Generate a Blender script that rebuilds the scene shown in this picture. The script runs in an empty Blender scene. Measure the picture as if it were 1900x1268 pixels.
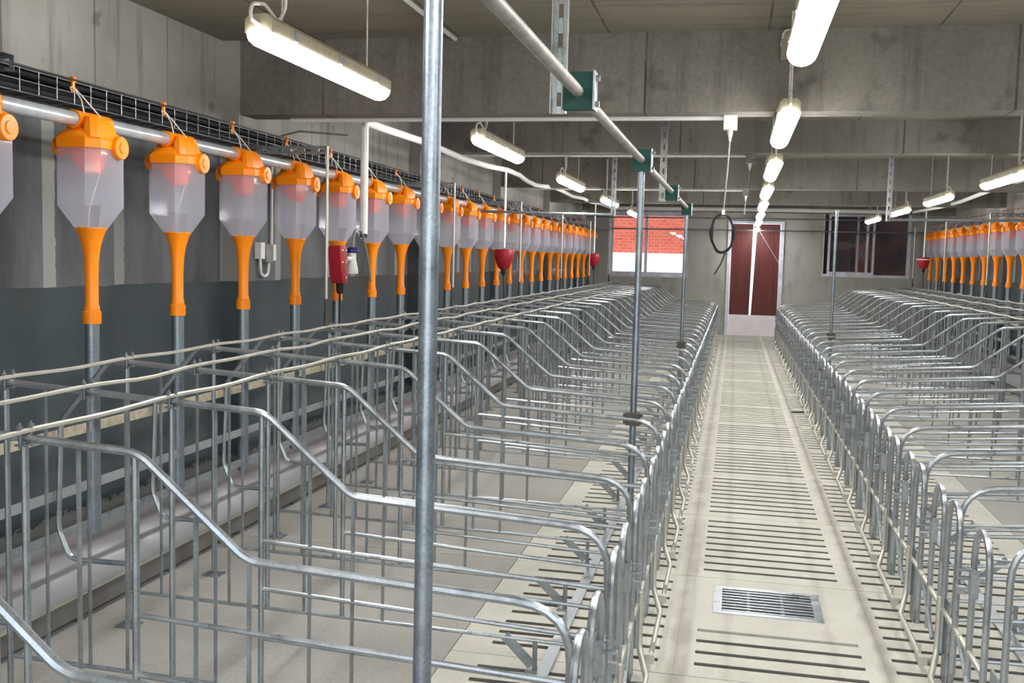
import bpy, math, random
from mathutils import Vector, Matrix
random.seed(7)
S = bpy.context.scene
COL = S.collection
PI = math.pi
ORD = ['first','second','third','fourth','fifth','sixth','seventh','eighth','ninth','tenth','eleventh','twelfth','thirteenth',
 'fourteenth','fifteenth','sixteenth','seventeenth','eighteenth','nineteenth','twentieth','twenty-first','twenty-second',
 'twenty-third','twenty-fourth','twenty-fifth','twenty-sixth','twenty-seventh','twenty-eighth','twenty-ninth','thirtieth']

# ------------------------------------------------------------------ materials
def lin(c):
    return tuple((v/12.92 if v <= .04045 else ((v+.055)/1.055)**2.4) for v in (x/255 for x in c)) + (1,)
class NT:
    def __init__(s, name):
        s.m = bpy.data.materials.new(name); s.m.use_nodes = True
        s.t = s.m.node_tree; s.t.nodes.clear()
        s.out = s.n('ShaderNodeOutputMaterial')
        s.b = s.n('ShaderNodeBsdfPrincipled'); s.l(s.b.outputs[0], s.out.inputs[0])
        s.co = s.n('ShaderNodeTexCoord').outputs['Object']
    def n(s, k, **kw):
        x = s.t.nodes.new(k)
        for a, v in kw.items(): setattr(x, a, v)
        return x
    def l(s, a, b): s.t.links.new(a, b)
    def noise(s, sc, det=4, vec=None, scale=None, rough=.55):
        v = vec or s.co
        if scale:
            mp = s.n('ShaderNodeMapping'); mp.inputs['Scale'].default_value = scale; s.l(v, mp.inputs[0]); v = mp.outputs[0]
        x = s.n('ShaderNodeTexNoise'); x.inputs['Scale'].default_value = sc; x.inputs['Detail'].default_value = det
        x.inputs['Roughness'].default_value = rough; s.l(v, x.inputs['Vector']); return x.outputs['Fac']
    def ramp(s, f, stops, interp='LINEAR'):
        r = s.n('ShaderNodeValToRGB'); r.color_ramp.interpolation = interp
        e = r.color_ramp.elements
        while len(e) < len(stops): e.new(.5)
        for i, (p, c) in enumerate(stops):
            e[i].position = p; e[i].color = c if len(c) == 4 else lin(c)
        s.l(f, r.inputs[0]); return r.outputs[0]
    def mix(s, f, a, b, mode='MIX'):
        x = s.n('ShaderNodeMix', data_type='RGBA', blend_type=mode)
        for sock, v in ((x.inputs[0], f), (x.inputs[6], a), (x.inputs[7], b)):
            if isinstance(v, (int, float)): sock.default_value = v
            elif isinstance(v, tuple): sock.default_value = v if len(v) == 4 else lin(v)
            else: s.l(v, sock)
        return x.outputs[2]
    def math(s, op, a, b=0., c=0.):
        x = s.n('ShaderNodeMath', operation=op)
        for i, v in enumerate((a, b, c)):
            if isinstance(v, (int, float)): x.inputs[i].default_value = v
            else: s.l(v, x.inputs[i])
        return x.outputs[0]
    def bump(s, h, st=.2, d=.01):
        x = s.n('ShaderNodeBump'); x.inputs['Strength'].default_value = st; x.inputs['Distance'].default_value = d
        s.l(h, x.inputs['Height']); s.l(x.outputs[0], s.b.inputs['Normal'])
    def set(s, col=None, rough=None, metal=None):
        for k, v in (('Base Color', col), ('Roughness', rough), ('Metallic', metal)):
            if v is None: continue
            i = s.b.inputs[k]
            if isinstance(v, (int, float)): i.default_value = v
            elif isinstance(v, tuple): i.default_value = v if len(v) == 4 else lin(v)
            else: s.l(v, i)
        return s.m

def plain(name, c, rough=.5, metal=0., var=.12, sc=30):
    t = NT(name)
    f = t.noise(sc, 3)
    d = tuple(max(0, x*(1-var)) for x in c); e = tuple(min(255, x*(1+var)) for x in c)
    return t.set(t.ramp(f, [(.3, d), (.7, e)]), rough, metal)

def galv(name, a, b, rough=.34, sc=14):
    t = NT(name)
    f = t.noise(sc, 5, rough=.65)
    g = t.noise(160, 2)
    col = t.mix(.35, t.ramp(f, [(.3, a), (.72, b)]), t.ramp(g, [(.3, a), (.7, b)]))
    r = t.ramp(f, [(.3, (rough-.06,)*3+(1,)), (.7, (rough+.14,)*3+(1,))])
    return t.set(col, r, .8)
M = {}
M['steel'] = galv('galvanised_steel', (136,141,145), (190,196,200), .30)
M['steel_dull'] = galv('dull_galvanised_steel', (124,130,134), (176,183,187), .38)
M['rod'] = galv('pale_galvanised_rod', (186,184,174), (214,211,200), .5)
M['pole'] = galv('spangled_galvanised_pole', (104,115,124), (170,181,191), .32, 9)
M['inox'] = plain('stainless_sheet', (186,186,188), .38, .55, .08, 3)
M['pipe'] = plain('matt_grey_pipe', (150,147,140), .5, .35, .1, 20)
M['feed'] = plain('bright_steel_feed_pipe', (196,202,208), .3, .5, .06, 14)
M['strip'] = plain('bright_flat_steel', (172,179,182), .45, .45, .06, 10)
M['apron'] = plain('dark_concrete_board', (104,101,96), .8, 0, .12, 5)
M['tan'] = plain('dusty_steel_strip', (186,176,156), .7, .1)
M['orange'] = plain('orange_plastic', (255,140,0), .36, 0, .02, 12)
M['orange_in'] = plain('orange_plastic_inner', (240,90,40), .45, 0, .04)
M['red'] = plain('red_plastic', (158,22,40), .42, 0, .06)
M['green'] = plain('dark_teal_plastic', (0,70,64), .6, 0, .08)
M['black'] = plain('black_rubber', (22,23,25), .5, 0, .2)
M['cable'] = plain('black_cable', (34,35,38), .45, 0, .25, 8)
M['iron'] = plain('dark_cast_clamp', (78,72,66), .55, .4)
M['white'] = plain('white_plastic', (226,226,222), .4, 0, .03)
M['hose'] = plain('white_foam_hose', (246,246,243), .6, 0, .03, 20)
M['blue'] = plain('blue_plastic_cap', (20,30,110), .4)
M['string'] = plain('white_string', (225,215,200), .8)
M['beige'] = plain('beige_lamp_housing', (160,152,128), .6, 0, .05)
M['greybox'] = plain('grey_plastic', (120,124,124), .5)
M['frame'] = plain('white_window_profile_with_blue_film', (222,224,236), .4, 0, .08, 7)
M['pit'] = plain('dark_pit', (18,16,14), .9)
M['white_board'] = plain('white_board', (246,236,242), .5, 0, .03, 4)
M['outwhite'] = plain('white_render_outside', (240,238,240), .8, 0, .02)
M['outground'] = plain('outside_concrete', (200,198,194), .85, 0, .05)

def lamp_mat():
    t = NT('lit_lamp_diffuser'); t.set((250,250,250), .4)
    t.b.inputs['Emission Color'].default_value = (1, .99, .97, 1)
    t.b.inputs['Emission Strength'].default_value = 27.0
    return t.m
M['lamp'] = lamp_mat()

def bottle_mat():
    t = NT('milky_translucent_plastic')
    t.set((228,231,246), .07)
    tr = t.n('ShaderNodeBsdfTransparent'); tr.inputs[0].default_value = (.95,.95,.98,1)
    tl = t.n('ShaderNodeBsdfTranslucent'); tl.inputs[0].default_value = (.88,.88,.95,1)
    m1 = t.n('ShaderNodeMixShader'); m1.inputs[0].default_value = .42
    t.l(t.b.outputs[0], m1.inputs[1]); t.l(tl.outputs[0], m1.inputs[2])
    m2 = t.n('ShaderNodeMixShader'); m2.inputs[0].default_value = .62
    t.l(m1.outputs[0], m2.inputs[1]); t.l(tr.outputs[0], m2.inputs[2])
    t.l(m2.outputs[0], t.out.inputs[0]); return t.m
M['bottle'] = bottle_mat()

def glass_mat():
    t = NT('window_glass')
    tr = t.n('ShaderNodeBsdfTransparent'); tr.inputs[0].default_value = (.96,.95,.97,1)
    gl = t.n('ShaderNodeBsdfGlossy'); gl.inputs['Roughness'].default_value = .02
    fr = t.n('ShaderNodeFresnel'); fr.inputs[0].default_value = 1.5
    mx = t.n('ShaderNodeMixShader'); t.l(fr.outputs[0], mx.inputs[0]); t.l(tr.outputs[0], mx.inputs[1]); t.l(gl.outputs[0], mx.inputs[2])
    t.l(mx.outputs[0], t.out.inputs[0]); return t.m
M['glass'] = glass_mat()

def concrete(name, a, b, streak=(9,9,.8), line=None, seam=None, rough=.85, holes=True):
    t = NT(name)
    base = t.ramp(t.noise(.9, 6, rough=.6), [(.3, a), (.7, b)])
    st = t.noise(1.0, 5, scale=streak, rough=.65)
    dark = tuple(x*.62 for x in a)
    col = t.mix(t.ramp(st, [(.52, (0,0,0,1)), (.70, (.62,.62,.62,1))]), base, dark)
    if holes:
        bl = t.noise(4.5, 2)
        col = t.mix(t.ramp(bl, [(.61, (0,0,0,1)), (.70, (.6,.6,.6,1))]), col, dark)
    fine = t.noise(55, 4)
    col = t.mix(.3, col, t.ramp(fine, [(.3, a), (.7, b)]))
    sep = t.n('ShaderNodeSeparateXYZ'); t.l(t.co, sep.inputs[0])
    if line:
        ax, per, off = line
        fr = t.math('FRACT', t.math('MULTIPLY_ADD', sep.outputs[ax], 1/per, off))
        k = t.math('LESS_THAN', fr, .012/per)
        k = t.math('MULTIPLY', k, t.ramp(t.noise(3, 3), [(.3, (.25,.25,.25,1)), (.6, (.8,.8,.8,1))]))
        col = t.mix(k, col, tuple(x*.45 for x in a))
    t.bump(t.noise(30, 6), .25, .006)
    return t.set(col, rough)
M['conc_wall'] = concrete('formed_concrete_wall', (140,137,129), (184,180,170), line=(1, 1.22, .35))
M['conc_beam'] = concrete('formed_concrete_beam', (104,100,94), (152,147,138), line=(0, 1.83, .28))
M['conc_ceil'] = concrete('board_marked_ceiling', (122,116,103), (150,143,128), streak=(.8,10,6), line=(0, .83, .86), holes=False)
M['conc_back'] = concrete('cement_render', (170,169,162), (192,190,183), streak=(3,3,1.4), holes=False)

def floor_mat(name, a, b, dirt):
    t = NT(name)
    col = t.ramp(t.noise(1.6, 6, rough=.65), [(.3, a), (.7, b)])
    col = t.mix(t.ramp(t.noise(3.2, 5), [(.5, (0,0,0,1)), (.78, (.6,.6,.6,1))]), col, dirt)
    col = t.mix(.35, col, t.ramp(t.noise(70, 3), [(.3, a), (.7, b)]))
    sep = t.n('ShaderNodeSeparateXYZ'); t.l(t.co, sep.inputs[0])
    # trodden dirt lines that run along the aisle
    for x0, w, amt in ((-.152, .04, .6), (.60, .04, .6), (.03, .03, .26), (.42, .03, .26)):
        d = t.math('ABSOLUTE', t.math('SUBTRACT', sep.outputs[0], x0))
        d = t.math('ADD', d, t.math('MULTIPLY', t.math('SUBTRACT', t.noise(5, 4), .5), .09))
        k = t.n('ShaderNodeMapRange'); k.inputs[1].default_value = 0; k.inputs[2].default_value = w; k.inputs[3].default_value = amt; k.inputs[4].default_value = 0
        t.l(d, k.inputs[0])
        col = t.mix(k.outputs[0], col, dirt)
    t.bump(t.noise(40, 5), .15, .004)
    return t.set(col, .75)
M['slat'] = floor_mat('precast_slat_concrete', (182,179,168), (218,215,203), (136,129,118))
M['solid'] = floor_mat('cast_concrete_floor', (144,142,136), (184,181,173), (120,116,109))

def leftwall_mat():
    t = NT('painted_and_bare_concrete_wall')
    sep = t.n('ShaderNodeSeparateXYZ'); t.l(t.co, sep.inputs[0])
    y, z = sep.outputs[1], sep.outputs[2]
    a, b = (150,147,141), (200,197,190)
    up = t.ramp(t.noise(.9, 6, rough=.6), [(.3, a), (.7, b)])
    up = t.mix(t.ramp(t.noise(1, 5, scale=(9,9,.7), rough=.65), [(.55, (0,0,0,1)), (.75, (.6,.6,.6,1))]), up, (96,92,84))
    up = t.mix(t.ramp(t.noise(7, 2), [(.68, (0,0,0,1)), (.75, (.5,.5,.5,1))]), up, (90,86,78))
    fr = t.math('FRACT', t.math('MULTIPLY_ADD', y, 1/.62, .12))
    k = t.math('MULTIPLY', t.math('LESS_THAN', fr, .02), t.noise(2, 3))
    up = t.mix(k, up, (70,68,62))
    mid = t.ramp(t.noise(1.2, 6, scale=(2,2,.6), rough=.65), [(.3, (58,60,63)), (.7, (116,118,121))])
    fr2 = t.math('FRACT', t.math('MULTIPLY_ADD', y, 1/.52, .52))
    fr2 = t.math('ADD', fr2, t.math('MULTIPLY', t.math('SUBTRACT', t.noise(20, 3), .5), .06))
    k2 = t.math('MULTIPLY', t.math('LESS_THAN', fr2, .16), .75)
    mid = t.mix(k2, mid, (160,160,155))
    low = t.ramp(t.noise(1.5, 4), [(.3, (64,73,77)), (.7, (76,86,90))])
    edge = t.math('ADD', z, t.math('MULTIPLY', t.math('SUBTRACT', t.noise(5, 3), .5), .02))
    kup = t.math('GREATER_THAN', edge, 2.0); klow = t.math('LESS_THAN', edge, 1.265)
    col = t.mix(kup, mid, up); col = t.mix(klow, col, low)
    kd = t.math('LESS_THAN', t.math('ADD', z, t.math('MULTIPLY', t.noise(22, 4), .12)), .285)
    col = t.mix(kd, col, (120,120,116))
    r = t.mix(klow, (.8,.8,.8,1), (.15,.15,.15,1))
    t.bump(t.noise(30, 5), .12, .004)
    return t.set(col, r)
M['wall_side'] = leftwall_mat()

def door_mat():
    t = NT('dark_red_corrugated_panel')
    return t.set(t.ramp(t.noise(1.3, 5, scale=(14,14,.5)), [(.3, (76,22,20)), (.7, (102,35,31))]), .5)
M['door'] = door_mat()
def brick_mat():
    t = NT('orange_red_brick')
    mp = t.n('ShaderNodeMapping'); mp.inputs['Rotation'].default_value = (PI/2, 0, 0); t.l(t.co, mp.inputs[0])
    br = t.n('ShaderNodeTexBrick'); br.inputs['Scale'].default_value = 3.4
    br.inputs['Color1'].default_value = lin((172,84,58)); br.inputs['Color2'].default_value = lin((152,66,44)); br.inputs['Mortar'].default_value = lin((206,140,116))
    br.inputs['Mortar Size'].default_value = .012
    t.l(mp.outputs[0], br.inputs[0])
    return t.set(t.mix(.3, br.outputs[0], t.ramp(t.noise(6, 4), [(.3, (140,50,32)), (.7, (190,88,60))])), .85)
M['brick'] = brick_mat()
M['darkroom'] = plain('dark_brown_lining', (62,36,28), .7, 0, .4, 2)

# ------------------------------------------------------------------ mesh helpers
class MB:
    def __init__(s): s.v = []; s.f = []; s.sm = []
    def add(s, v, f, smooth=False):
        o = len(s.v); s.v += [tuple(x) for x in v]; s.f += [tuple(i+o for i in q) for q in f]; s.sm += [smooth]*len(f); return s
    def slat(s, x0, x1, y0, y1, z0, u0=True, u1=True):
        e = .034; f0 = e if u0 else 0; f1 = e if u1 else 0; zz = -.045
        v = [(x,y,z) for z, a, b in ((0,y0,y1),(zz,y0+f0,y1-f1),(z0,y0+f0,y1-f1)) for x, y in ((x0,a),(x1,a),(x1,b),(x0,b))]
        s.add(v, [(0,1,2,3),(11,10,9,8)])
        for k in (0, 4):
            for q in range(4): s.add([v[k+q], v[k+(q+1)%4], v[k+4+(q+1)%4], v[k+4+q]], [(3,2,1,0)])
        return s
    def box(s, x0, x1, y0, y1, z0, z1):
        x0, x1 = min(x0,x1), max(x0,x1); y0, y1 = min(y0,y1), max(y0,y1)
        v = [(x,y,z) for z in (z0,z1) for y in (y0,y1) for x in (x0,x1)]
        return s.add(v, [(0,2,3,1),(4,5,7,6),(0,1,5,4),(2,6,7,3),(0,4,6,2),(1,3,7,5)])
    def bar(s, a, b, w, h, up=(0,0,1)):
        a, b = Vector(a), Vector(b); d = (b-a).normalized(); u = Vector(up)
        if abs(d.dot(u)) > .95: u = Vector((1,0,0))
        sx = d.cross(u).normalized()*w/2; sy = sx.cross(d).normalized()*h/2
        v = [p+i*sx+j*sy for p in (a,b) for i, j in ((-1,-1),(1,-1),(1,1),(-1,1))]
        return s.add(v, [(3,2,1,0),(4,5,6,7),(0,1,5,4),(1,2,6,5),(2,3,7,6),(3,0,4,7)])
    def tube(s, pts, r, n=8, cap=True, closed=False):
        P = [Vector(p) for p in pts]; N = len(P); rings = []
        up = None
        for i, p in enumerate(P):
            if closed: d = (P[(i+1)%N]-P[i-1])
            else: d = (P[min(i+1,N-1)]-P[max(i-1,0)])
            d.normalize()
            if up is None:
                up = Vector((0,0,1)) if abs(d.z) < .9 else Vector((1,0,0))
                up = (up-d*up.dot(d)).normalized()
            else:
                up = (up-d*up.dot(d)).normalized()
            sd = d.cross(up)
            rr = r[i] if isinstance(r, (list, tuple)) else r
            rings.append([p+(up*math.cos(2*PI*k/n)+sd*math.sin(2*PI*k/n))*rr for k in range(n)])
        v = [q for R in rings for q in R]; f = []
        for i in range(N if closed else N-1):
            a = i*n; b = ((i+1)%N)*n
            for k in range(n): f.append((a+k, b+k, b+(k+1)%n, a+(k+1)%n))
        s.add(v, f, True)
        if cap and not closed:
            s.add(rings[0], [tuple(range(n))]); s.add(rings[-1], [tuple(reversed(range(n)))])
        return s
    def lathe(s, c, prof, n=20, axis='z'):
        c = Vector(c); v = []; f = []
        for r, h in prof:
            for k in range(n):
                a = 2*PI*k/n; x, y = r*math.cos(a), r*math.sin(a)
                v.append(c+(Vector((x,y,h)) if axis == 'z' else Vector((h,x,y)) if axis == 'x' else Vector((y,h,x))))
        m = len(prof)
        for i in range(m-1):
            for k in range(n): f.append((i*n+k, i*n+(k+1)%n, (i+1)*n+(k+1)%n, (i+1)*n+k))
        s.add(v, f, True)
        s.add(v[:n], [tuple(reversed(range(n)))]); s.add(v[-n:], [tuple(range(n))]); return s
    def loft(s, rings, cap=True, smooth=False):
        n = len(rings[0]); v = [p for R in rings for p in R]; f = []
        for i in range(len(rings)-1):
            for k in range(n): f.append((i*n+k, i*n+(k+1)%n, (i+1)*n+(k+1)%n, (i+1)*n+k))
        s.add(v, f, smooth)
        if cap: s.add(rings[0], [tuple(reversed(range(n)))]); s.add(rings[-1], [tuple(range(n))])
        return s
    def mesh(s, name, mat):
        me = bpy.data.meshes.new(name); me.from_pydata(s.v, [], s.f); me.materials.append(mat)
        me.polygons.foreach_set('use_smooth', s.sm); me.set_sharp_from_angle(angle=math.radians(32)); me.update(); return me

def obj(name, mb, mat, parent=None, loc=None):
    me = mb.mesh(name, M[mat] if isinstance(mat, str) else mat) if isinstance(mb, MB) else mb
    o = bpy.data.objects.new(name, me); COL.objects.link(o)
    if parent: o.parent = parent
    if loc: o.location = loc
    return o
def tag(o, label, cat, group=None):
    o['label'] = label; o['category'] = cat
    if group: o['group'] = group
    return o
def thing(name, label, cat, loc=(0,0,0), group=None, rz=0):
    o = bpy.data.objects.new(name, None); COL.objects.link(o); o.location = loc; o.rotation_euler = (0,0,rz)
    o.empty_display_size = .05
    return tag(o, label, cat, group)
def struct(name, mb, mat, parent=None):
    o = obj(name, mb, mat, parent)
    if not parent: o['kind'] = 'structure'
    return o
KIDS = {}
def remember(r):
    KIDS[r.name] = [(c, list(c.children)) for c in r.children]
def dup(root, loc, label, group=None):
    r = root.copy(); COL.objects.link(r); r.location = loc; r['label'] = label
    if group: r['group'] = group
    for ch, gs in KIDS[root.name]:
        c = ch.copy(); COL.objects.link(c); c.parent = r
        for g in gs:
            d = g.copy(); COL.objects.link(d); d.parent = c
    return r
def fil(pts, rad, n=6):
    """round the inner corners of a polyline"""
    P = [Vector(p) for p in pts]; out = [P[0]]
    for i in range(1, len(P)-1):
        r = rad[i-1] if isinstance(rad, (list, tuple)) else rad
        a, b, c = P[i-1], P[i], P[i+1]
        u = (a-b); w = (c-b); lu, lw = u.length, w.length; u.normalize(); w.normalize()
        ang = u.angle(w)
        if r <= 0 or ang > PI-.02: out.append(b); continue
        t = min(r/math.tan(ang/2), lu*.49 if i > 1 else lu*.95, lw*.49 if i < len(P)-2 else lw*.95)
        for k in range(n+1):
            s = k/n; p0 = b+u*t; p2 = b+w*t
            out.append(p0*(1-s)**2+b*2*s*(1-s)+p2*s*s)
    out.append(P[-1]); return out

# ------------------------------------------------------------------ camera (calibrated)
def make_camera():
    f, psi, pit, rol, H = 1877.8, math.radians(12.281), math.radians(4.773), math.radians(1.407), 1.4486
    F = Vector((-math.sin(psi)*math.cos(pit), math.cos(psi)*math.cos(pit), -math.sin(pit)))
    R = Vector((math.cos(psi), math.sin(psi), 0)); U = R.cross(F)
    c, n = math.cos(rol), math.sin(rol)
    R2 = R*c+U*n; U2 = -R*n+U*c
    cd = bpy.data.cameras.new('camera'); cd.sensor_width = 36; cd.lens = 36*f/1900; cd.clip_start = .05; cd.clip_end = 200
    o = bpy.data.objects.new('camera', cd); COL.objects.link(o)
    m = Matrix((R2, U2, -F)).transposed().to_4x4(); m.translation = (0,0,H)
    o.matrix_world = m; S.camera = o
make_camera()

# ------------------------------------------------------------------ side transforms: d = distance from the aisle post outwards
class Side:
    def __init__(s, word, sg, xr, k, tilt): s.word, s.sg, s.xr, s.k, s.tilt = word, sg, xr, k, tilt
    def X(s, d): return s.xr+s.sg*s.k*d
    def x(s, d): return s.sg*s.k*d          # local, from the post
    def Z(s, d, z): return z+s.tilt*max(0, d)*(1 if z > .2 else 0)
LF = Side('left', -1, -.309, 1.0, 0.0)
RT = Side('right', 1, .786, 1.15, .03)
PITCH = .65
LY = [1.442+PITCH*i for i in range(28)]
RY = [2.992+PITCH*i for i in range(25)]

# ------------------------------------------------------------------ room shell
XL, XR, YN, YB, ZC = -2.95, 3.82, -3.2, 20.6, 2.655
def shell():
    # slatted floor: panels of ten slots, real gaps over a dark pit
    PW, P0 = 1.1537, 3.499-1.1537*5
    th = .1
    def panels(name, x0, x1, s0, s1, skip=None):
        mb = MB(); g = .0150
        y = P0
        while y < YB-.05:
            y1 = min(y+PW-.005, YB)
            mb.box(x0, s0, y, y1, -th, 0); mb.box(s1, x1, y, y1, -th, 0)
            p = PW/10
            for i in range(10):
                a = y+p*i+(g if i else 0); b = min(y+p*(i+1)-(g if i < 9 else .005), YB)
                if b <= a: continue
                mb.slat(s0, s1, a, b, -th, i > 0, i < 9)
                if skip and i < 9 and skip[0] < y+p*(i+1) < skip[1]:
                    c = y+p*(i+1)
                    if not (skip[2] < c < skip[3]): mb.box(s0, s1, c-g, c+g, -th, -.0005)
            y += PW
        return struct(name, mb, 'slat')
    gx0, gx1, gy0, gy1 = -.03, .415, 4.175, 4.53
    # centre strip: leave the drain opening free of slats
    mb = MB(); g = .0150; y = P0; s0, s1, x0, x1 = -.085, .52, -.1557, .5907; p = PW/10
    while y < YB-.05:
        y1 = min(y+PW-.005, YB)
        mb.box(x0, s0, y, y1, -th, 0); mb.box(s1, x1, y, y1, -th, 0)
        hasg = y < gy0 < y1
        for i in range(10):
            a = y+p*i+(g if i else 0); b = min(y+p*(i+1)-(g if i < 9 else .005), YB)
            if b <= a: continue
            if hasg and b > 4.05: continue
            mb.slat(s0, s1, a, b, -th, i > 0, i < 9)
        if hasg:
            mb.box(s0, s1, y+p*int((4.05-y)/p)+g, gy0, -th, 0) if False else None
            last = max(y+p*(i+1)-g for i in range(10) if y+p*(i+1)-g <= 4.05)
            a0 = last+2*g
            mb.box(s0, gx0, a0, y1, -th, 0); mb.box(gx1, s1, a0, y1, -th, 0)
            mb.box(gx0, gx1, a0, gy0, -th, 0); mb.box(gx0, gx1, gy1, y1, -th, 0)
        y += PW
    struct('floor', mb, 'slat')
    panels('floor_left', -.962, -.1563, -.835, -.215)
    panels('floor_right', .5913, 1.55, .625, 1.40)
    mb = MB()
    y = P0
    while y < YB: mb.box(XL, -.966, y, min(y+2*PW-.004, YB), -th, 0); y += 2*PW
    struct('floor_left_solid', mb, 'solid')
    mb = MB(); y = P0
    while y < YB: mb.box(1.554, XR, y, min(y+2*PW-.004, YB), -th, 0); y += 2*PW
    struct('floor_right_solid', mb, 'solid')
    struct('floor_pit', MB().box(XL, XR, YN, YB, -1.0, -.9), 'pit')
    struct('wall_left', MB().box(XL-.2, XL, YN, YB, -.1, ZC), 'wall_side')
    struct('wall_right', MB().box(XR, XR+.2, YN, YB, -.1, ZC), 'wall_side')
    struct('wall_rear', MB().box(XL-.2, -2.0, YN-.2, YN, -.1, ZC).box(2.9, XR+.2, YN-.2, YN, -.1, ZC).box(-2.0, 2.9, YN-.2, YN, 2.5, ZC), 'conc_back')   # unseen opening behind the camera, added to let daylight fill the room
    struct('floor_yard', MB().box(-12, 12, -16, YN-.2, -.2, -.02), 'outground')
    struct('ceiling', MB().box(XL-.2, XR+.2, YN-.2, YB+.25, ZC, ZC+.2), 'conc_ceil')
    # far wall with two windows and a door
    a = (-2.53, -.92, 1.12, 2.44); b = (1.63, 3.26, 1.22, 2.48); dr = (-.16, .92, 0, 2.27)
    mb = MB()
    xs = [(XL, a[0]), (a[1], dr[0]), (dr[1], b[0]), (b[1], XR)]
    for x0, x1 in xs: mb.box(x0, x1, YB, YB+.2, -.1, ZC)
    for q in (a, b): mb.box(q[0], q[1], YB, YB+.2, -.1, q[2]); mb.box(q[0], q[1], YB, YB+.2, q[3], ZC)
    mb.box(dr[0], dr[1], YB, YB+.2, dr[3], ZC); mb.box(dr[0], dr[1], YB, YB+.2, -.1, 0)
    struct('wall_back', mb, 'conc_back')
    # beams and pilasters
    n = 0
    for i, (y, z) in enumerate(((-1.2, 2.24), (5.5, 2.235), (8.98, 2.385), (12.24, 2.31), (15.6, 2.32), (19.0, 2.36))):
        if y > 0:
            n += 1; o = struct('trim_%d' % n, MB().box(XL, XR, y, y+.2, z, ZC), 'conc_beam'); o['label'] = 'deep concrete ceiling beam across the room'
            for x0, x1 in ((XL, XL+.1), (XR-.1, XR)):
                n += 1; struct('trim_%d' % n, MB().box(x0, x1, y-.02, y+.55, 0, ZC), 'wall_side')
    # windows
    def window(name, q, mull, dark):
        fr = MB(); x0, x1, z0, z1 = q; w = .05; y0, y1 = YB+.02, YB+.10
        fr.box(x0, x1, y0, y1, z0, z0+w).box(x0, x1, y0, y1, z1-w, z1).box(x0, x0+w, y0, y1, z0+w, z1-w).box(x1-w, x1, y0, y1, z0+w, z1-w)
        root = struct(name, fr, 'frame')
        for j, (m0, m1) in enumerate(mull):
            yy = YB+.03+.03*(j % 2)
            sb = MB(); t = .045
            sb.box(m0, m0+t, yy, yy+.025, z0+w, z1-w).box(m1-t, m1, yy, yy+.025, z0+w, z1-w).box(m0+t, m1-t, yy, yy+.025, z0+w, z0+w+t).box(m0+t, m1-t, yy, yy+.025, z1-w-t, z1-w)
            so = obj('sash', sb, 'frame', root)
            obj('pane', MB().box(m0+t, m1-t, yy+.010, yy+.015, z0+w+t, z1-w-t), 'glass', so)
        return root
    window('window_1', a, [(a[0]+.05, -1.74), (-1.80, a[1]-.05)], False)
    window('window_2', b, [(b[0]+.12, 2.50), (2.28, 2.62)], True)
    # door: frame, two red leaves slightly apart, white board at the foot
    fr = MB(); x0, x1, z1 = dr[0], dr[1], dr[3]
    fr.box(x0, x0+.07, YB-.03, YB+.12, 0, z1).box(x1-.07, x1, YB-.03, YB+.12, 0, z1).box(x0+.07, x1-.07, YB-.03, YB+.12, z1-.05, z1)
    d = struct('door_1', fr, 'frame')
    def leaf(tl, tr_, bl, br):
        y0, y1 = YB+.13, YB+.17
        v = [(bl,y0,.40),(br,y0,.40),(tr_,y0,2.215),(tl,y0,2.215)]; v += [(p[0],y1,p[2]) for p in v]
        mb = MB().add(v, [(3,2,1,0)[::-1],(4,5,6,7)[::-1],(0,1,5,4),(1,2,6,5),(2,3,7,6),(3,0,4,7)])
        return obj('leaf', mb, 'door', d)
    leaf(-.085, .325, -.085, .305); leaf(.405, .845, .345, .845)
    obj('kick_board', MB().box(-.088, .848, YB+.10, YB+.128, .0, .41), 'white_board', d)
    obj('brace', MB().bar((.42,YB+.118,2.12), (.845,YB+.118,1.45), .018, .012), 'steel_dull', d)
    # outside: bright yard with a brick building on a white base; a lean-to behind the right-hand window
    struct('floor_outside', MB().box(-9, 9, YB+.2, 28, -.3, -.02), 'outground')
    struct('wall_outside', MB().box(-9, -.6, 24.5, 24.8, 1.62, 6.5), 'brick')
    struct('wall_outside_plain', MB().box(-.6, 1.3, 24.5, 24.8, 1.62, 6.5), 'outwhite')
    struct('wall_outside_base', MB().box(-9, 1.3, 24.3, 24.8, -.02, 1.62), 'outwhite')
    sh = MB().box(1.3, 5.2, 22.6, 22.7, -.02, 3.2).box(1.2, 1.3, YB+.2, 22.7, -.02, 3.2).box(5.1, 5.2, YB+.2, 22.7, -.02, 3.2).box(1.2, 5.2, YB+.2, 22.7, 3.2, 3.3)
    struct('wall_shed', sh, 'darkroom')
shell()

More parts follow.
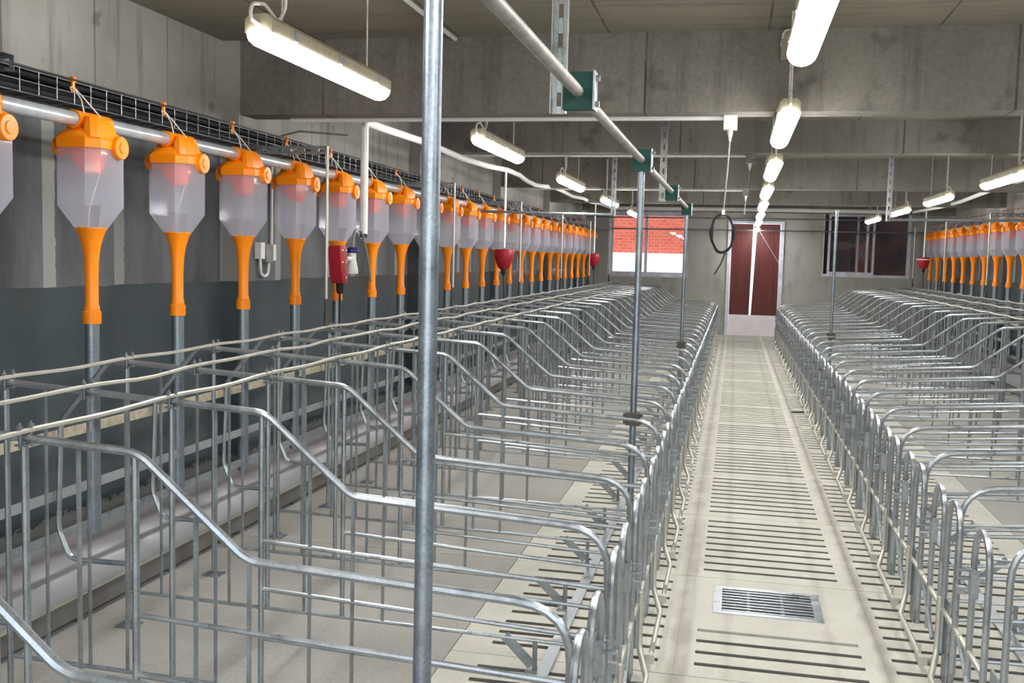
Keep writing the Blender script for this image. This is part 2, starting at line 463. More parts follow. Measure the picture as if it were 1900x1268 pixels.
# ------------------------------------------------------------------ crate divider
def divider(sd, label, group, loc):
    x = sd.x; Z = sd.Z
    def P(d, z): return (x(d), 0, Z(d, z))
    t = thing('crate_divider', label, 'crate divider', loc, group)
    top = [P(0, 0), P(0, .70), P(.755, .738), P(1.031, .972), P(1.332, .988), P(1.90, 1.018), P(1.99, 1.015), P(2.195, .78), P(2.212, .36), P(2.16, .238), P(1.91, .242)]
    top = [(a, b, c) for a, b, c in top]
    obj('top_tube', MB().tube(fil(top, [.13, .10, .11, 0, .05, .05, .08, .14, .06]), .0108, 8), 'steel', t)
    # upright posts
    for d, z in ((1.91, 1.018), (1.335, .988), (1.04, .965)):
        obj('post', MB().tube([P(d, .0 if d > 1.5 else .13), P(d, z)], .0092, 8), 'steel_dull', t)
    def topz(d):
        pts = [(0,.70),(.755,.738),(1.031,.972),(1.332,.988),(1.99,1.018)]
        for (a, za), (b, zb) in zip(pts, pts[1:]):
            if a <= d <= b: return za+(zb-za)*(d-a)/(b-a)
    def botz(d): return .105+.03*d/1.9
    for d in (1.77, 1.62, 1.49, 1.19, .885, .75):
        obj('bar', MB().tube([P(d, botz(d)), P(d, topz(d))], .0062, 6), 'steel_dull', t)
    for za, zb in ((.583, .535), (.437, .39), (.285, .243)):
        obj('side_rail', MB().tube([P(1.04, za), P(0, zb)], .0072, 8), 'steel', t)
    obj('bottom_rail', MB().tube([P(1.91, botz(1.91)), P(0, botz(0))], .0072, 8), 'steel', t)
    br = MB().bar(P(.43, .118), P(.33, .02), .006, .035, (0,0,1)).tube([P(.32, .11), P(.32, .0)], .009, 8)
    br.box(x(.29), x(.35), -.03, .03, 0, .005)
    obj('foot_brace', br, 'steel_dull', t)
    fp = MB().box(x(1.87), x(1.95), -.035, .035, 0, .006)
    for yy in (-.024, .024): fp.lathe((x(1.91), yy, .006), [(.007,0),(.007,.008)], 6)
    obj('foot_plate', fp, 'steel_dull', t)
    obj('rear_plate', MB().box(x(0)-sd.sg*.012, x(0)-sd.sg*.018, .0, .075, 0, .30), 'steel_dull', t)
    remember(t); return t

def gate(sd, label, group, loc):
    """rear gate of one crate: two hairpin tubes, cross rail, floor rail, latch"""
    o = -sd.sg    # towards the aisle
    t = thing('crate_gate', label, 'crate gate', loc, group)
    for c in (.22, .615):
        r = .094; pts = [(0, c-r, .10), (0, c-r, .56)]
        pts += [(0, c-r*math.cos(a), .56+r*1.05*math.sin(a)) for a in [PI*k/10 for k in range(1, 10)]]
        pts += [(0, c+r, .56), (0, c+r, .10)]
        obj('hairpin', MB().tube(pts, .0105, 8), 'steel', t)
    obj('cross_rail', MB().tube([(0, .126, .255), (0, .71, .255)], .0095, 8), 'rod', t)
    fl = fil([(o*.012, .709, .30), (o*.014, .709, .10), (o*.05, .60, .045), (o*.05, .13, .045), (o*.02, .09, .06)], [.05, .05, .03])
    obj('floor_rail', MB().tube(fl, .0105, 8), 'rod', t)
    arc = [(o*.004, .40-.27*math.sin(a)*.9+.04, .10+.16*(1-math.sin(a))) for a in [PI/2*k/8 for k in range(9)]]
    obj('curved_stay', MB().tube(arc, .0085, 6), 'steel_dull', t)
    lt = MB().box(-.010, .012, .285, .335, .434, .525)
    for zz in (.49, .515): lt.tube([(-.005, .315, zz), (o*.045, .315, zz)], .006, 6)
    lt.box(o*.02, o*.045, .305, .328, .44, .462)
    obj('latch', lt, 'steel', t)
    lb = MB().box(o*.035, o*.065, .09, .112, .035, .066); lb.tube([(o*.06, .105, .075), (o*.06, .105, .11)], .005, 6)
    obj('floor_catch', lb, 'rod', t)
    remember(t); return t

def rows():
    for sd, ys in ((LF, LY), (RT, RY)):
        g1 = 'crate dividers in the %s row' % sd.word; g2 = 'rear gates of the %s row of crates' % sd.word
        p = None; q = None
        for i, y in enumerate(ys):
            lab = 'galvanized tube crate divider, %s from the camera in the %s row' % (ORD[i], sd.word)
            if sd is LF and i == 0: lab = 'galvanized crate divider at the lower left corner, clamped to the tall foreground pole'
            if i == len(ys)-1: lab = 'last galvanized crate divider of the %s row, nearest the far wall' % sd.word
            loc = (sd.xr, y, 0)
            if p is None: p = divider(sd, lab, g1, loc)
            else: dup(p, loc, lab, g1)
            if i == len(ys)-1: continue
            lab = 'arched tube rear gate of the %s crate from the camera in the %s row' % (ORD[i], sd.word)
            if i == len(ys)-2: lab = 'last arched rear gate of the %s row, nearest the far wall' % sd.word
            loc = (sd.xr-sd.sg*.024, y, 0)
            if q is None: q = gate(sd, lab, g2, loc)
            else: dup(q, loc, lab, g2)
        # long rods on top, with paired U-bolts
        n0 = ys[0]-.5; n1 = ys[-1]+.1
        for nm, d, z in (('innermost, nearest the aisle', 1.332, .988), ('middle one', 1.62, 1.004), ('outermost, nearest the feeders', 1.90, 1.018)):
            zz = sd.Z(d, z)+.0175
            t = thing('top_rod', 'pale galvanized rod along the top of the %s crates, %s' % (sd.word, nm), 'rod', (sd.X(d), n0, 0), 'rods on the %s row of crates' % sd.word)
            wob = []
            for q in range(int((n1-n0)/PITCH*6)+1):
                yy = min(q*PITCH/6, n1-n0); ph = (yy-.5)/PITCH
                wob.append((.003*math.sin(yy*2.7+d*9), yy, zz-.007*math.sin(PI*ph)**2*(1+.6*math.sin(3.1*math.floor(ph)+d*5))))
            obj('rod', MB().tube(wob, .0068, 6), 'rod', t)
            ub = MB()
            for yy in (-.02, .02):
                ub.tube([(0, yy, zz-.04), (0, yy, zz+.022)], .0035, 5).lathe((0, yy, zz+.008), [(.0075,0),(.0075,.007)], 6)
            ub.box(-.012, .012, -.026, .026, zz-.034, zz-.03)
            um = ub.mesh('u_bolt', M['steel_dull'])
            for y in ys: obj('u_bolt', um, None, t, (0, y-n0, 0))
        # perforated strips across the feed fronts
        for nm, z, m in (('top dusty', .718, 'tan'), ('middle', .482, 'strip'), ('lowest', .318, 'steel')):
            st = MB(); zz = sd.Z(2.2, z); xx = sd.X(2.228)
            st.box(xx-.0025, xx+.0025, n0, n1, zz-.02, zz+.02)
            o = obj('flat_strip', st, m); tag(o, '%s flat steel strip along the feed fronts of the %s crates' % (nm, sd.word), 'strip', 'flat strips of the %s row' % sd.word)
        xx = sd.X(.285)
        st = MB().box(xx-.022, xx+.022, n0, n1, .006, .012)
        o = obj('floor_strip', st, 'steel'); tag(o, 'flat steel strip on the slats behind the rear gates of the %s row' % sd.word, 'strip')
        # feed trough
        pr = [(0,.028),(0,.104),(.006,.104),(.012,.04),(.11,.04),(.135,.048),(.22,.10),(.235,.115),(.36,.195),(.385,.20),(.385,.028)]
        x0 = 2.112
        rings = [[(sd.X(x0+a), y, b) for a, b in (pr if sd.sg > 0 else pr[::-1])] for y in (n0, n1)]
        mb = MB().loft(rings, True, False)
        tr_o = o = obj('feed_trough', mb, 'inox'); tag(o, 'long stainless feed trough at the foot of the %s wall' % sd.word, 'trough')
        mb = MB().box(sd.X(x0-.012), sd.X(x0-.003), n0, n1, .028, .112)
        o = obj('trough_apron', mb, 'apron', tr_o); obj('apron_edge', MB().box(sd.X(x0-.026), sd.X(x0-.003), n0, n1, .112, .118), 'rod', o)
        for y in ys: obj('apron_foot', MB().box(sd.X(x0), sd.X(x0+.05), y-.02, y+.02, .0, .028), 'apron', o)
        o['label'] = 'dark grey apron board with a pale edge along the front of the trough'
rows()

# ------------------------------------------------------------------ feeders
def oct_ring(cx, cy, hx, hy, c, z):
    return [(cx+a, cy+b, z) for a, b in ((hx,-hy+c),(hx,hy-c),(hx-c,hy),(-hx+c,hy),(-hx,hy-c),(-hx,-hy+c),(-hx+c,-hy),(hx-c,-hy))]
def feeder(sd, label, group, loc):
    t = thing('feed_dispenser', label, 'feed dispenser', loc, group)
    o = -sd.sg   # towards the aisle
    hx, hy, c = .098, .118, .042
    # lid: chamfered cap with a saddle that grips the feed pipe
    b = MB().loft([oct_ring(0,0,hx+.006,hy+.006,c,1.835), oct_ring(0,0,hx+.008,hy+.008,c,1.868), oct_ring(0,0,hx-.014,hy-.010,c,1.902), oct_ring(-o*.004,0,hx-.045,hy-.028,.03,1.9145)])
    for s_ in (-1, 1): b.box(s_*.034, s_*.046, -.085, .085, 1.915, 1.958)
    n_ = 16; ring = []
    for r_, y_ in ((.0298,-.11),(.036,-.11),(.036,.11),(.0298,.11)): ring.append([(r_*math.cos(2*PI*q/n_), y_, 1.945+r_*math.sin(2*PI*q/n_)) for q in range(n_)])
    b.loft(ring+[ring[0]], False, False)
    b.loft([oct_ring(o*.066,-.03,.034,.082,.02,1.875), oct_ring(o*.064,-.032,.031,.078,.02,1.925), oct_ring(o*.058,-.045,.021,.050,.015,1.957)])
    b.loft([oct_ring(-o*.066,0,.030,.075,.02,1.875), oct_ring(-o*.058,0,.018,.05,.015,1.935)])
    lid = obj('lid', b, 'orange', t)
    for s, yy, rd in ((1, .035, .046), (-1, -.04, .038)):
        pf = [(rd*.8,-.012),(rd,-.010),(rd,.012),(rd*.93,.016),(rd*.5,.0165),(rd*.48,.0215),(.012,.022)]
        if s < 0: pf = [(a_, -b_) for a_, b_ in reversed(pf)]
        dm = MB().lathe((s*(hx+.008), yy, 1.846), pf, 24, 'x')
        dl = obj('dial', dm, 'orange', lid)
    r = [(hx,hy,1.84),(hx,hy,1.61),(.05,.05,1.515),(.042,.042,1.50)]
    bt = MB().loft([oct_ring(0,0,a,d,min(c,a*.45),z) for a, d, z in reversed(r)], False)
    obj('bottle', bt, 'bottle', t)
    ch = MB().loft([oct_ring(0,-.01,.06,.07,.02,1.842), oct_ring(0,-.01,.055,.055,.02,1.80), oct_ring(o*.01,-.01,.035,.032,.015,1.742)][::-1])
    obj('inner_chute', ch, 'orange_in', t)
    obj('pull_cord', MB().tube([(o*.02,.06,1.80),(0,-.01,1.60),(0,-.02,1.53)], .002, 5), 'string', t)
    pr = [(.027,1.135),(.036,1.137),(.036,1.185),(.030,1.19),(.030,1.205),(.026,1.215),(.026,1.32),(.029,1.40),(.037,1.455),(.052,1.505),(.062,1.522),(.060,1.526),(.05,1.515)]
    obj('funnel', MB().lathe((0,0,0), pr, 20), 'orange', t)
    obj('drop_pipe', MB().lathe((0,0,0), [(.0285,.27),(.0285,1.14)], 16), 'pole', t)
    k = (-o*.03, -.06, 2.075)
    sg = MB().tube([(o*.03,-.07,1.94),(o*.01,-.066,2.02),k], .0028, 5).tube([(o*.05,.055,1.93),(o*.0,-.03,2.03),k], .0028, 5)
    sg.tube([k,(k[0],k[1]-.02,k[2]-.005),(k[0],k[1]-.01,k[2]-.02)], .0028, 5)
    obj('hanging_string', sg, 'string', t)
    obj('hook', MB().tube([(k[0],k[1],2.055),(k[0],k[1]-.006,2.115)], .0075, 6).box(k[0]-.009,k[0]+.009,k[1]-.014,k[1]+.006,2.092,2.112), 'orange', t)
    remember(t); return t
FXL, FXR = -2.545, 3.30
FLY = [3.0+PITCH*i for i in range(24)]
FRY = [18.7-PITCH*i for i in range(11)][::-1]
def feeders():
    for sd, X, ys, dz in ((LF, FXL, FLY, 0), (RT, FXR, FRY, .085)):
        p = None; g = 'feed dispensers along the %s wall' % sd.word
        for i, y in enumerate(ys):
            lab = 'orange and milky plastic feed dispenser, %s from the camera along the %s wall' % (ORD[i], sd.word)
            if sd is LF and i == 0: lab = 'orange and milky feed dispenser cut off by the left edge of the photo'
            if i == len(ys)-1: lab = 'last orange and milky feed dispenser along the %s wall, nearest the far wall' % sd.word
            if sd is RT and i == 0: lab = 'orange and milky feed dispenser cut off by the right edge of the photo'
            if p is None: p = feeder(sd, lab, g, (X, y, dz))
            else: dup(p, (X, y, dz), lab, g)
        y0, y1 = (1.0, 18.6) if sd is LF else (9.5, 19.2)
        o = obj('feed_pipe', MB().tube([(X, y0, 1.945+dz), (X, y1, 1.945+dz)], .0285, 16), 'feed')
        tag(o, 'long round steel feed pipe joining the dispensers along the %s wall' % sd.word, 'feed pipe')
        o = obj('pull_wire', MB().tube([(X+sd.sg*.02, y0+(y1-y0)*k/20, 2.098+dz+.006*math.sin(k*3)) for k in range(21)], .004, 6), 'cable')
        tag(o, 'thin dark wire above the %s dispensers holding their strings' % sd.word, 'wire')
feeders()

# ------------------------------------------------------------------ poles, brackets, rods
def slotted(mb, a, b, w=.042, h=.022):
    """slotted C-channel from a to b made of two flanges and a web ladder"""
    a, b = Vector(a), Vector(b); n = max(3, int((b-a).length/.075)); d = (b-a)
    u = d.normalized(); sx = u.cross(Vector((0,1,0))) if abs(u.y) < .9 else Vector((1,0,0)); sx.normalize(); up = u.cross(sx)
    for s in (-1, 1):
        mb.bar(a+sx*s*(w/2-.007), b+sx*s*(w/2-.007), .014, .003, up)
        mb.bar(a+sx*s*(w/2)+up*h/2, b+sx*s*(w/2)+up*h/2, .003, h, up)
    for i in range(n+1):
        p = a+d*(i/n); hw = u*.021
        mb.bar(p-hw if i else p, p+hw if i < n else p, w-.026, .003, up)
    return mb
def water_line():
    px, pz = -.437, 1.905
    o = obj('water_pipe', MB().tube([(px, -1.5, pz-.01), (px, 4.7, pz), (px, 9.6, pz+.02)], .0165, 12), 'pipe')
    tag(o, 'galvanized overhead pipe running through four dark green clamps above the left gates', 'pipe')
    for i, (y, l) in enumerate(((2.79, 'large dark green pipe clamp nearest the camera on the slotted hanger'), (4.72, 'second dark green pipe clamp, on top of the clamped middle pole'),
                   (6.95, 'third dark green pipe clamp, at the foot of the slotted hanger'), (9.1, 'fourth and farthest dark green pipe clamp on the overhead pipe'))):
        t = thing('pipe_clamp', l, 'pipe clamp', (px, y, pz), 'green clamps on the overhead pipe')
        obj('block', MB().box(-.042, .042, -.02, .02, -.05, .05), 'green', t)
        obj('side_plate', MB().box(.042, .047, -.03, .03, -.052, .052), 'steel', t)
        for zz in (-.035, .035): obj('bolt', MB().lathe((.047, 0, zz), [(.009,0),(.009,.01)], 6, 'x'), 'steel', t)
    for x, y, z0, l in ((px-.062, 2.83, 1.85, 'slotted steel hanger from the ceiling holding the nearest green clamp'),
                        (px-.062, 6.97, 1.85, 'slotted steel hanger from the ceiling holding the third green clamp'),
                        (-1.16, 9.75, 1.86, 'slotted steel hanger from the ceiling at the end of the left cross pipe'),
                        (1.36, 9.9, 1.86, 'slotted steel hanger from the ceiling at the end of the right cross pipe')):
        o = obj('slotted_hanger', slotted(MB(), (x, y, z0), (x, y, ZC)), 'steel'); tag(o, l, 'hanger', 'slotted hangers from the ceiling')
    # poles rising from the crates
    for x, y, r, top, l, m, sd in ((-.454, 1.48, .0145, ZC, 'tall galvanized pole in the foreground running from floor to ceiling', 'pole', LF),
                   (-.437, 4.72, .0155, pz-.05, 'galvanized pole under the second green clamp, clamped to a left divider', 'pole', LF),
                   (-.437, 9.1, .0155, pz-.03, 'far galvanized pole under the fourth green clamp in the left row', 'pole', LF),
                   (.99, 10.82, .0155, 2.0, 'galvanized pole clamped to a divider in the right row', 'pole', RT)):
        t = thing('support_pole', l, 'pole', (x, y, 0))
        obj('tube', MB().lathe((0,0,0), [(r,0),(r,top)], 16), m, t)
        obj('base_plate', MB().box(-.05,.05,-.03,.05,0,.006), 'steel_dull', t)
        if top < 2.5:
            zc = .707 if sd is LF else .72
            c = MB().box(-.032,.032,-.036,.026,zc-.028,zc+.028)
            for sx in (-1, 1):
                for sz in (-.017, .017): c.box(sx*.032, sx*.045, -.02, .012, zc+sz-.006, zc+sz+.006)
            obj('pipe_clip', c, 'iron', t)
    # thin rods that carry the feed pipe, with wall brackets
    n = 0
    for sd, fx, ys, dz in ((LF, -2.209, (5.27, 7.86, 10.45, 13.05, 15.65, 18.2), 0), (RT, 2.971, (13.175, 15.775, 18.375), .085)):
        for i, y in enumerate(ys):
            t = thing('support_rod', 'thin pale rod on the crates, %s of those by the %s feed pipe' % (ORD[i], sd.word), 'rod', (fx, y, 0), 'rods carrying the %s feed pipe' % sd.word)
            zb = sd.Z(1.9, 1.018)+.0245
            obj('rod', MB().lathe((0,0,0), [(.009,zb+.1),(.009,2.03+dz)], 8), 'rod', t)
            obj('foot', MB().lathe((0,0,0), [(.014,zb),(.014,zb+.05),(.010,zb+.10),(.010,zb+.15)], 8), 'iron', t)
            w = XL if sd is LF else XR
            obj('wall_bracket', slotted(MB(), (0, .02, 2.01+dz), (w-fx, .02, 2.01+dz), .04, .02), 'steel_dull', t)
    for sgw, x0, x1, y in (('left', -1.16, -2.6, 9.75), ('right', 1.36, 3.4, 9.9)):
        o = obj('cross_pipe', MB().tube([(x0, y-.03, 1.875), (x1, y-.03, 1.89)], .0125, 8), 'steel_dull')
        tag(o, 'thin galvanized cross pipe from the %s slotted hanger towards the wall' % sgw, 'pipe')
    for z, l in ((2.05, 'lower galvanized pipe across the far wall in front of the door'), (2.27, 'upper galvanized pipe across the far wall above the door')):
        o = obj('far_cross_pipe', MB().tube([(XL, 19.75, z), (XR, 19.75, z+.02)], .013, 8), 'steel_dull'); tag(o, l, 'pipe')
water_line()

# ------------------------------------------------------------------ cable tray
def tray():
    x0, x1, z0, z1, y0, y1 = -2.93, -2.70, 2.035, 2.125, .8, 19.2
    t = thing('cable_tray', 'dark wire cable tray full of black cables along the top of the left wall', 'cable tray', (0,0,0))
    w = MB()
    for x, z in ((x0,z0),(x1,z0),(x1,z1),(x0,z1),((x0+x1)/2,z0),(x1,(z0+z1)/2)):
        w.tube([(x,y0,z),(x,y1,z)], .0028, 5)
    obj('long_wires', w, 'steel_dull', t)
    c = MB(); y = y0
    while y < y1:
        c.tube([(x0,y,z1),(x0,y,z0),(x1,y,z0),(x1,y,z1+.012)], .0026, 4); y += .11
    r = obj('cross_wires', c, 'steel_dull', t)
    spots = []
    for lay in range(4):
        for q in range(7 if lay % 2 == 0 else 6): spots.append((-2.716-.030*q-(.015 if lay % 2 else 0), 2.0515+.0272*lay))
    for i, (x, z) in enumerate(spots):
        r = .0130
        pts = [(x+.0008*math.sin(k*.9+i*2), y0+(y1-y0)*k/50, z+.0006*math.sin(k*.7+i)) for k in range(51)]
        o = obj('power_cable', MB().tube(pts, r, 7), 'cable'); tag(o, 'black cable lying among others in the left wire tray', 'cable', 'black cables in the left tray')
    o = obj('tray_bracket', slotted(MB(), (-2.66, 3.36, 2.125), (XL, 3.36, 2.125), .06, .05), 'steel_dull')
    tag(o, 'slotted steel bracket over the cable tray at the upper left edge', 'bracket')
    # loose black tail at the pilaster
    o = obj('loose_cable', MB().tube(fil([(-2.72,5.75,2.14),(-2.66,5.9,2.19),(-2.5,6.3,2.215)], .1), .006, 6), 'cable'); tag(o, 'loose black cable end rising from the tray by the first pilaster', 'cable')
tray()

# ------------------------------------------------------------------ lamps
def lamp(label, group, loc, hang):
    t = thing('batten_lamp', label, 'lamp', loc, group)
    L = .585
    def ring(w, h0, y, z): return [(w*math.cos(a), y, z+h0*math.sin(a)) for a in [PI*k/8 for k in range(9)]]
    hs = []
    for y in (-L, L): hs.append([(-.048,y,.0),(-.048,y,.042),(-.03,y,.06),(.03,y,.06),(.048,y,.042),(.048,y,.0)])
    obj('housing', MB().loft([h[::-1] for h in hs]), 'beige', t)
    df = []
    for y, s in ((-L-.01,.6),(-L+.012,.95),(-L+.03,1),(L-.03,1),(L-.012,.95),(L+.01,.6)):
        df.append([(.05*s*math.cos(a), y, -.001-.044*s*math.sin(a)) for a in [PI*k/10 for k in range(11)]])
    obj('diffuser', MB().loft(df, True, True), 'lamp', t)
    for y in (-L*.7, L*.7):
        obj('hanger', MB().tube([(0,y,.06),(0,y,hang)], .0035, 5), 'string', t)
    for y in (-.4, 0, .4):
        obj('clip', MB().box(-.053,-.0482,y-.012,y+.012,.005,.04), 'steel_dull', t); obj('clip', MB().box(.0482,.053,y-.012,y+.012,.005,.04), 'steel_dull', t)
    obj('lamp_lead', MB().tube(fil([(0,-L,.025),(0,-L-.06,.03),(0,-L-.05,.08),(.0,-L+.04,.10),(.005,-L+.14,.06),(.01,-L+.18,.12),(.01,-L+.19,hang)], .04), .006, 6), 'white', t)
    remember(t); return t
def lamps():
    p = None
    for word, x, ys, z in (('left', -1.55, [-2.3, .72, 3.70, 6.60, 9.62, 12.64, 15.75][2:] , 2.16), ('centre', .19, [3.03, 5.46, 7.78, 10.05, 12.3, 14.6, 16.9, 19.95], 2.16), ('right', 2.03, [5.97, 8.66, 11.3, 13.8, 16.4], 2.15)):  # last centre lamp is an extra one, added to brighten the far wall
        g = 'lamps in the %s row' % word
        for i, y in enumerate(ys):
            lab = {'left': 'lit white batten lamp over the left crates, %s from the camera', 'centre': 'lit white batten lamp over the aisle, %s from the camera', 'right': 'lit white batten lamp over the right crates, %s from the camera'}[word] % ORD[i]
            if word == 'centre': x = .19+.011*(y-3); z = 2.155-.004*(y-3)
            if p is None: p = lamp(lab, g, (x, y, z), ZC-2.16)
            else: dup(p, (x, y, z), lab, g)
    # the same rows go on behind the camera
    for word, x, ys in (('left', -1.55, (.7, -2.1)), ('centre', .19, (.6, -1.8)), ('right', 2.03, (3.3, .6, -2.0))):
        for i, y in enumerate(ys): dup(p, (x, y, 2.16), 'lit white %s-row batten lamp behind the camera, place %s before the visible ones' % (word, ('one','two','three')[i]), 'lamps in the %s row' % word)
lamps()

# ------------------------------------------------------------------ white hose, red boxes, conduits
def services():
    def sag(a, b, n, amp, ph=0):
        a, b = Vector(a), Vector(b)
        return [a+(b-a)*(k/n)+Vector((0,0,amp*math.sin(k*PI/ (n/ max(1,n//6))+ph)*.5)) for k in range(n+1)]
    X = -2.27
    pts = [(X, 6.0, 1.57), (X, 6.0, 2.262)]
    h = [(X, 6.35, 2.262), (X, 7.3, 2.278), (X, 8.3, 2.262), (X, 9.2, 2.282), (X, 10.0, 2.318), (X, 10.6, 2.316), (X, 11.0, 2.286), (X, 11.5, 2.276), (X, 12.0, 2.30), (X, 12.6, 2.338), (X, 13.3, 2.335), (X, 14.2, 2.32), (X, 15.2, 2.352), (X, 16, 2.345), (X, 17.2, 2.385), (X, 18.9, 2.40)]
    o = obj('white_hose', MB().tube(fil(pts+h[:1], .05)+[Vector(p) for p in h[1:]], .025, 10), 'hose'); tag(o, 'white sleeved hose bending down beside the left dispensers and running to the far end', 'hose')
    o = obj('white_hose', MB().tube([(X, 18.95, 2.405), (0, 18.9, 2.41), (2.95, 18.9, 2.40)], .036, 10), 'hose'); tag(o, 'white sleeved hose crossing the room below the far beam', 'hose')
    X2 = 3.0
    o = obj('white_hose', MB().tube([Vector(p) for p in ((X2,18.85,2.40),(X2,16.4,2.36),(X2,15,2.36),(X2,13.4,2.40),(X2,11.6,2.42),(X2,9.6,2.45),(X2,8.3,2.44))], .026, 10), 'hose'); tag(o, 'white sleeved hose running above the right crates towards the far wall', 'hose')
    for x, y, z, w, zb in ((X, 9.95, 2.30, 'left', 1.54), (X, 16.6, 2.37, 'far left', 1.55), (X2, 17.6, 2.375, 'right', 1.61)):
        o = obj('hose_drop', MB().tube([(x, y, z), (x, y, zb)], .012, 8), 'hose'); tag(o, 'white drop pipe from the %s hose down to a red box' % w, 'pipe')
    o = obj('black_coupling', MB().lathe((X, 6.0, 1.545), [(.012,0),(.024,.006),(.024,.03),(.012,.036)], 12), 'black'); tag(o, 'black coupling at the lower end of the nearest white drop', 'coupling')
    for i, (x, y, z, lab, d) in enumerate(((-2.27, 5.58, 1.395, 'red plastic box with white bottle and blue cap, nearest of the red boxes', 0), (-2.27, 9.95, 1.44, 'rounded red plastic box hanging near the middle of the left wall', 1),
                   (-2.27, 16.6, 1.45, 'rounded red plastic box at the far end of the left dispensers', 1), (3.0, 17.6, 1.53, 'small red plastic box with white strap by the right window', 1))):
        t = thing('red_box', lab, 'box', (x, y, z), None, PI/2 if d else 0)
        if d == 0:
            b = MB().loft([[(px, py, zz) for px, py in ((.036,-.055+e),(.042,-.03+e),(.042,.03+f_),(.036,.055+f_),(-.036,.055+f_),(-.042,.03+f_),(-.042,-.03+e),(-.036,-.055+e))] for zz, e, f_ in ((-.125,.055,.008),(-.115,.042,.012),(-.03,.015,.004),(.05,0,0),(.082,.0,-.008),(.096,.02,-.025))])
            body = obj('body', b, 'red', t)
            sc = MB()
            for yy, zz in ((-.03,.07),(.03,.07),(-.028,.0),(.032,0),(.03,-.09)): sc.lathe((.040,yy,zz), [(.006,0),(.006,.005)], 8, 'x')
            obj('screw', sc, 'white', body)
            obj('plug', MB().lathe((0,.04,-.188), [(.016,0),(.022,.02),(.024,.075)], 12), 'black', t)
            bt = MB().lathe((.03,.155,-.07), [(.035,0),(.036,.02),(.022,.09),(.024,.125)], 14)
            obj('bottle', bt, 'white', t)
            obj('cap', MB().lathe((.03,.155,.055), [(.032,0),(.04,.008),(.04,.022),(.02,.034)], 14), 'blue', t)
            obj('cap_hose', MB().tube(fil([(.03,.155,.08),(.03,.18,.19),(.03,.30,.20),(.03,.42,.02),(.03,.47,-.12)], .1), .009, 8), 'greybox', t)
            obj('nozzle', MB().tube([(.03,.07,.02),(.03,.15,.02)], .014, 8), 'white', t)
            obj('cable', MB().tube(fil([(0,.04,-.188),(0,.04,-.36),(0,.02,-.39)], .05), .007, 6), 'black', t)
        else:
            k = .84 if i < 3 else .80
            pf = [(.03,-.145),(.07,-.12),(.105,-.04),(.12,.03),(.115,.085),(.10,.10)]
            v = []
            b = MB().loft([[(r*.5*k*math.cos(a), r*k*math.sin(a), zz*k) for a in [2*PI*q/12 for q in range(12)]] for r, zz in pf], True, False)
            body = obj('body', b, 'red', t)
            sc = MB()
            for q in range(6): sc.lathe((.055*k, .09*math.cos(q)*k, .0+.07*math.sin(q)*k), [(.008,0),(.008,.008)], 8, 'x')
            obj('screw', sc, 'white', body)
            obj('plug', MB().lathe((0,0,-.215*k), [(.012,0),(.026,.03),(.022,.075)], 12), 'black', t)
            obj('cable', MB().tube([(0,0,-.21*k),(0,-.01,-.42)], .007, 6), 'black', t)
            if i == 3: obj('strap', MB().tube([(.058*math.cos(a)*.9,.105*math.sin(a),.04) for a in [2*PI*q/12 for q in range(12)]], .009, 6, closed=True), 'white', t)
    # electric boxes on the first pilaster
    t = thing('socket_box', 'grey and white electric socket box with looped cable on the first left pilaster', 'socket', (XL+.1, 5.80, 1.43))
    obj('case', MB().box(0,.045,-.05,.05,-.05,.06), 'greybox', t)
    obj('side_case', MB().box(0,.04,-.11,-.055,-.03,.07), 'white', t); obj('side_case', MB().box(0,.04,.055,.10,-.04,.06), 'white', t)
    obj('conduit', MB().tube([(.015,.085,.06),(.015,.085,.60)], .009, 8), 'white', t)
    obj('loop', MB().tube(fil([(.02,-.08,-.03),(.02,-.07,-.12),(.02,-.02,-.14),(.02,.03,-.12),(.02,.04,-.05)], .04), .009, 8), 'white', t)
    # conduits under the beams, each ending in a junction box with a hanging lead
    for i, (y, z, xb, l) in enumerate(((5.65, 2.235, -.055, 'nearest'), (9.12, 2.385, .09, 'second'), (12.38, 2.31, .09, 'third'))):
        o = obj('conduit', MB().tube([(-2.6, y, z-.012), (xb-.035, y, z-.012)], .0125, 8), 'white'); tag(o, 'white conduit fixed along the bottom of the %s ceiling beam' % l, 'conduit')
        t = thing('junction_box', 'white junction box with hanging lead under the %s ceiling beam' % l, 'junction box', (xb, y, z-.04))
        obj('case', MB().box(-.036,.036,-.03,.03,-.035,.04), 'white' if i == 0 else 'greybox', t)
        obj('gland', MB().lathe((0,0,-.075), [(.006,-.02),(.008,.0),(.014,.02),(.014,.04)], 10), 'white', t)
        obj('lead', MB().tube([(0,0,-.075),(-.006,0,-.25),(-.018,0,-.465 if i == 0 else -.2)], .0042, 6), 'greybox' , t)
    # coil of black hose hanging from the nearest lead
    cx, cz, y = -.074, 1.605, 5.65
    mb = MB()
    for k, (ax, az, dy) in enumerate(((.056,.105,0),(.060,.108,.012),(.058,.100,-.010),(.062,.104,.004))):
        mb.tube([(cx+ax*math.sin(a)+.004*math.sin(3*a+k), y+dy+.03*math.sin(a), cz+az*math.cos(a)) for a in [2*PI*q/28 for q in range(28)]], .0038, 6, closed=True)
    t = thing('hose_coil', 'coil of thin black hose hanging from the nearest white junction box', 'hose coil', (0,0,0))
    obj('coil', mb, 'black', t)
    obj('tail', MB().tube(fil([(cx+.02,y,cz-.10),(cx,y,cz-.16),(cx-.035,y,cz-.225)], .03), .0046, 6), 'black', t)
    obj('tie', MB().box(cx-.008,cx+.008,y-.02,y+.02,cz+.10,cz+.125), 'white', t)
    # junction plate near the nearest aisle lamp
    t = thing('junction_plate', 'pale junction box on the first beam beside the nearest aisle lamp', 'junction box', (.245, 5.5, 2.58))
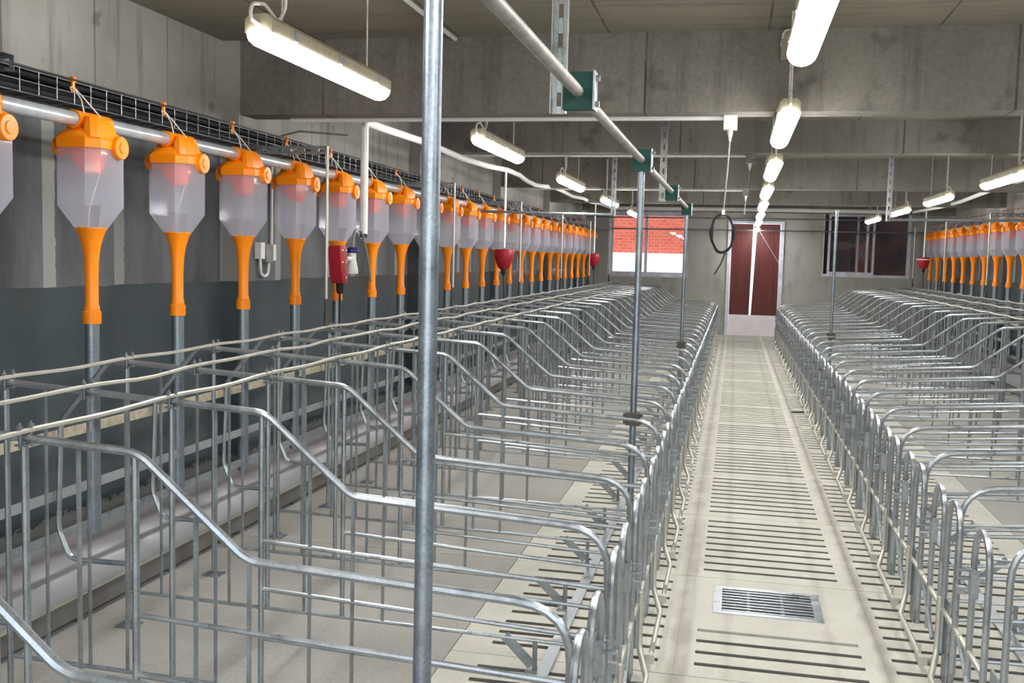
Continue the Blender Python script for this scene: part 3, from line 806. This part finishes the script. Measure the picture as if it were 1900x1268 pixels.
    obj('case', MB().box(-.06,.05,-.03,0,-.09,.05), 'beige', t)
    obj('loop', MB().tube(fil([(-.06,-.02,-.02),(-.05,-.03,.06),(.0,-.03,.065),(.02,-.03,.03)], .03), .006, 6), 'white', t)
    o = obj('rubber_scrap', MB().bar((.60,10.16,.006),(.745,10.20,.008),.035,.01), 'black'); tag(o, 'small black rubber scrap lying on the slats by the right gates', 'scrap')
    o = obj('ceiling_conduit', MB().tube([(-1.56,2.5,ZC-.014),(-1.56,5.5,ZC-.014)], .0125, 8), 'white'); tag(o, 'white conduit along the ceiling left of the foreground pole', 'conduit')
    # floor drain
    t = thing('floor_drain', 'rectangular galvanized floor drain grate set in the aisle', 'drain', (0,0,0))
    x0, x1, y0, y1 = -.03, .415, 4.175, 4.53; w = .035
    obj('frame', MB().box(x0,x1,y0,y0+.03,-.03,.003).box(x0,x1,y1-.03,y1,-.03,.003).box(x0,x0+w,y0+.03,y1-.03,-.03,.003).box(x1-w,x1,y0+.03,y1-.03,-.03,.003), 'steel', t)
    n = 8
    for i in range(n):
        yy = y0+.03+(y1-y0-.06)*(i+.5)/n
        obj('bar', MB().box(x0+w,x1-w,yy-.006,yy+.006,-.02,.001), 'steel', t)
    obj('cross_bar', MB().box(x0+.14,x0+.152,y0+.03,y1-.03,-.03,-.004).box(x0+.28,x0+.292,y0+.03,y1-.03,-.03,-.004), 'steel', t)
services()

# ------------------------------------------------------------------ daylight outside and view
w = bpy.data.worlds.new('sky'); S.world = w; w.use_nodes = True
nt = w.node_tree; bg = nt.nodes['Background']
sky = nt.nodes.new('ShaderNodeTexSky'); sky.sky_type = 'NISHITA'; sky.sun_disc = False; sky.sun_elevation = math.radians(50); sky.sun_rotation = math.radians(200)
nt.links.new(sky.outputs[0], bg.inputs[0]); bg.inputs[1].default_value = .33
sl = bpy.data.lights.new('sun', 'SUN'); sl.energy = 1.5; sl.angle = math.radians(1); so = bpy.data.objects.new('sun', sl); COL.objects.link(so)
so.rotation_euler = (math.radians(42), 0, math.radians(15))
vs = S.view_settings
vs.view_transform = 'Standard'; vs.look = 'None'; vs.exposure = 0.95; vs.gamma = 1.0; vs.use_curve_mapping = False
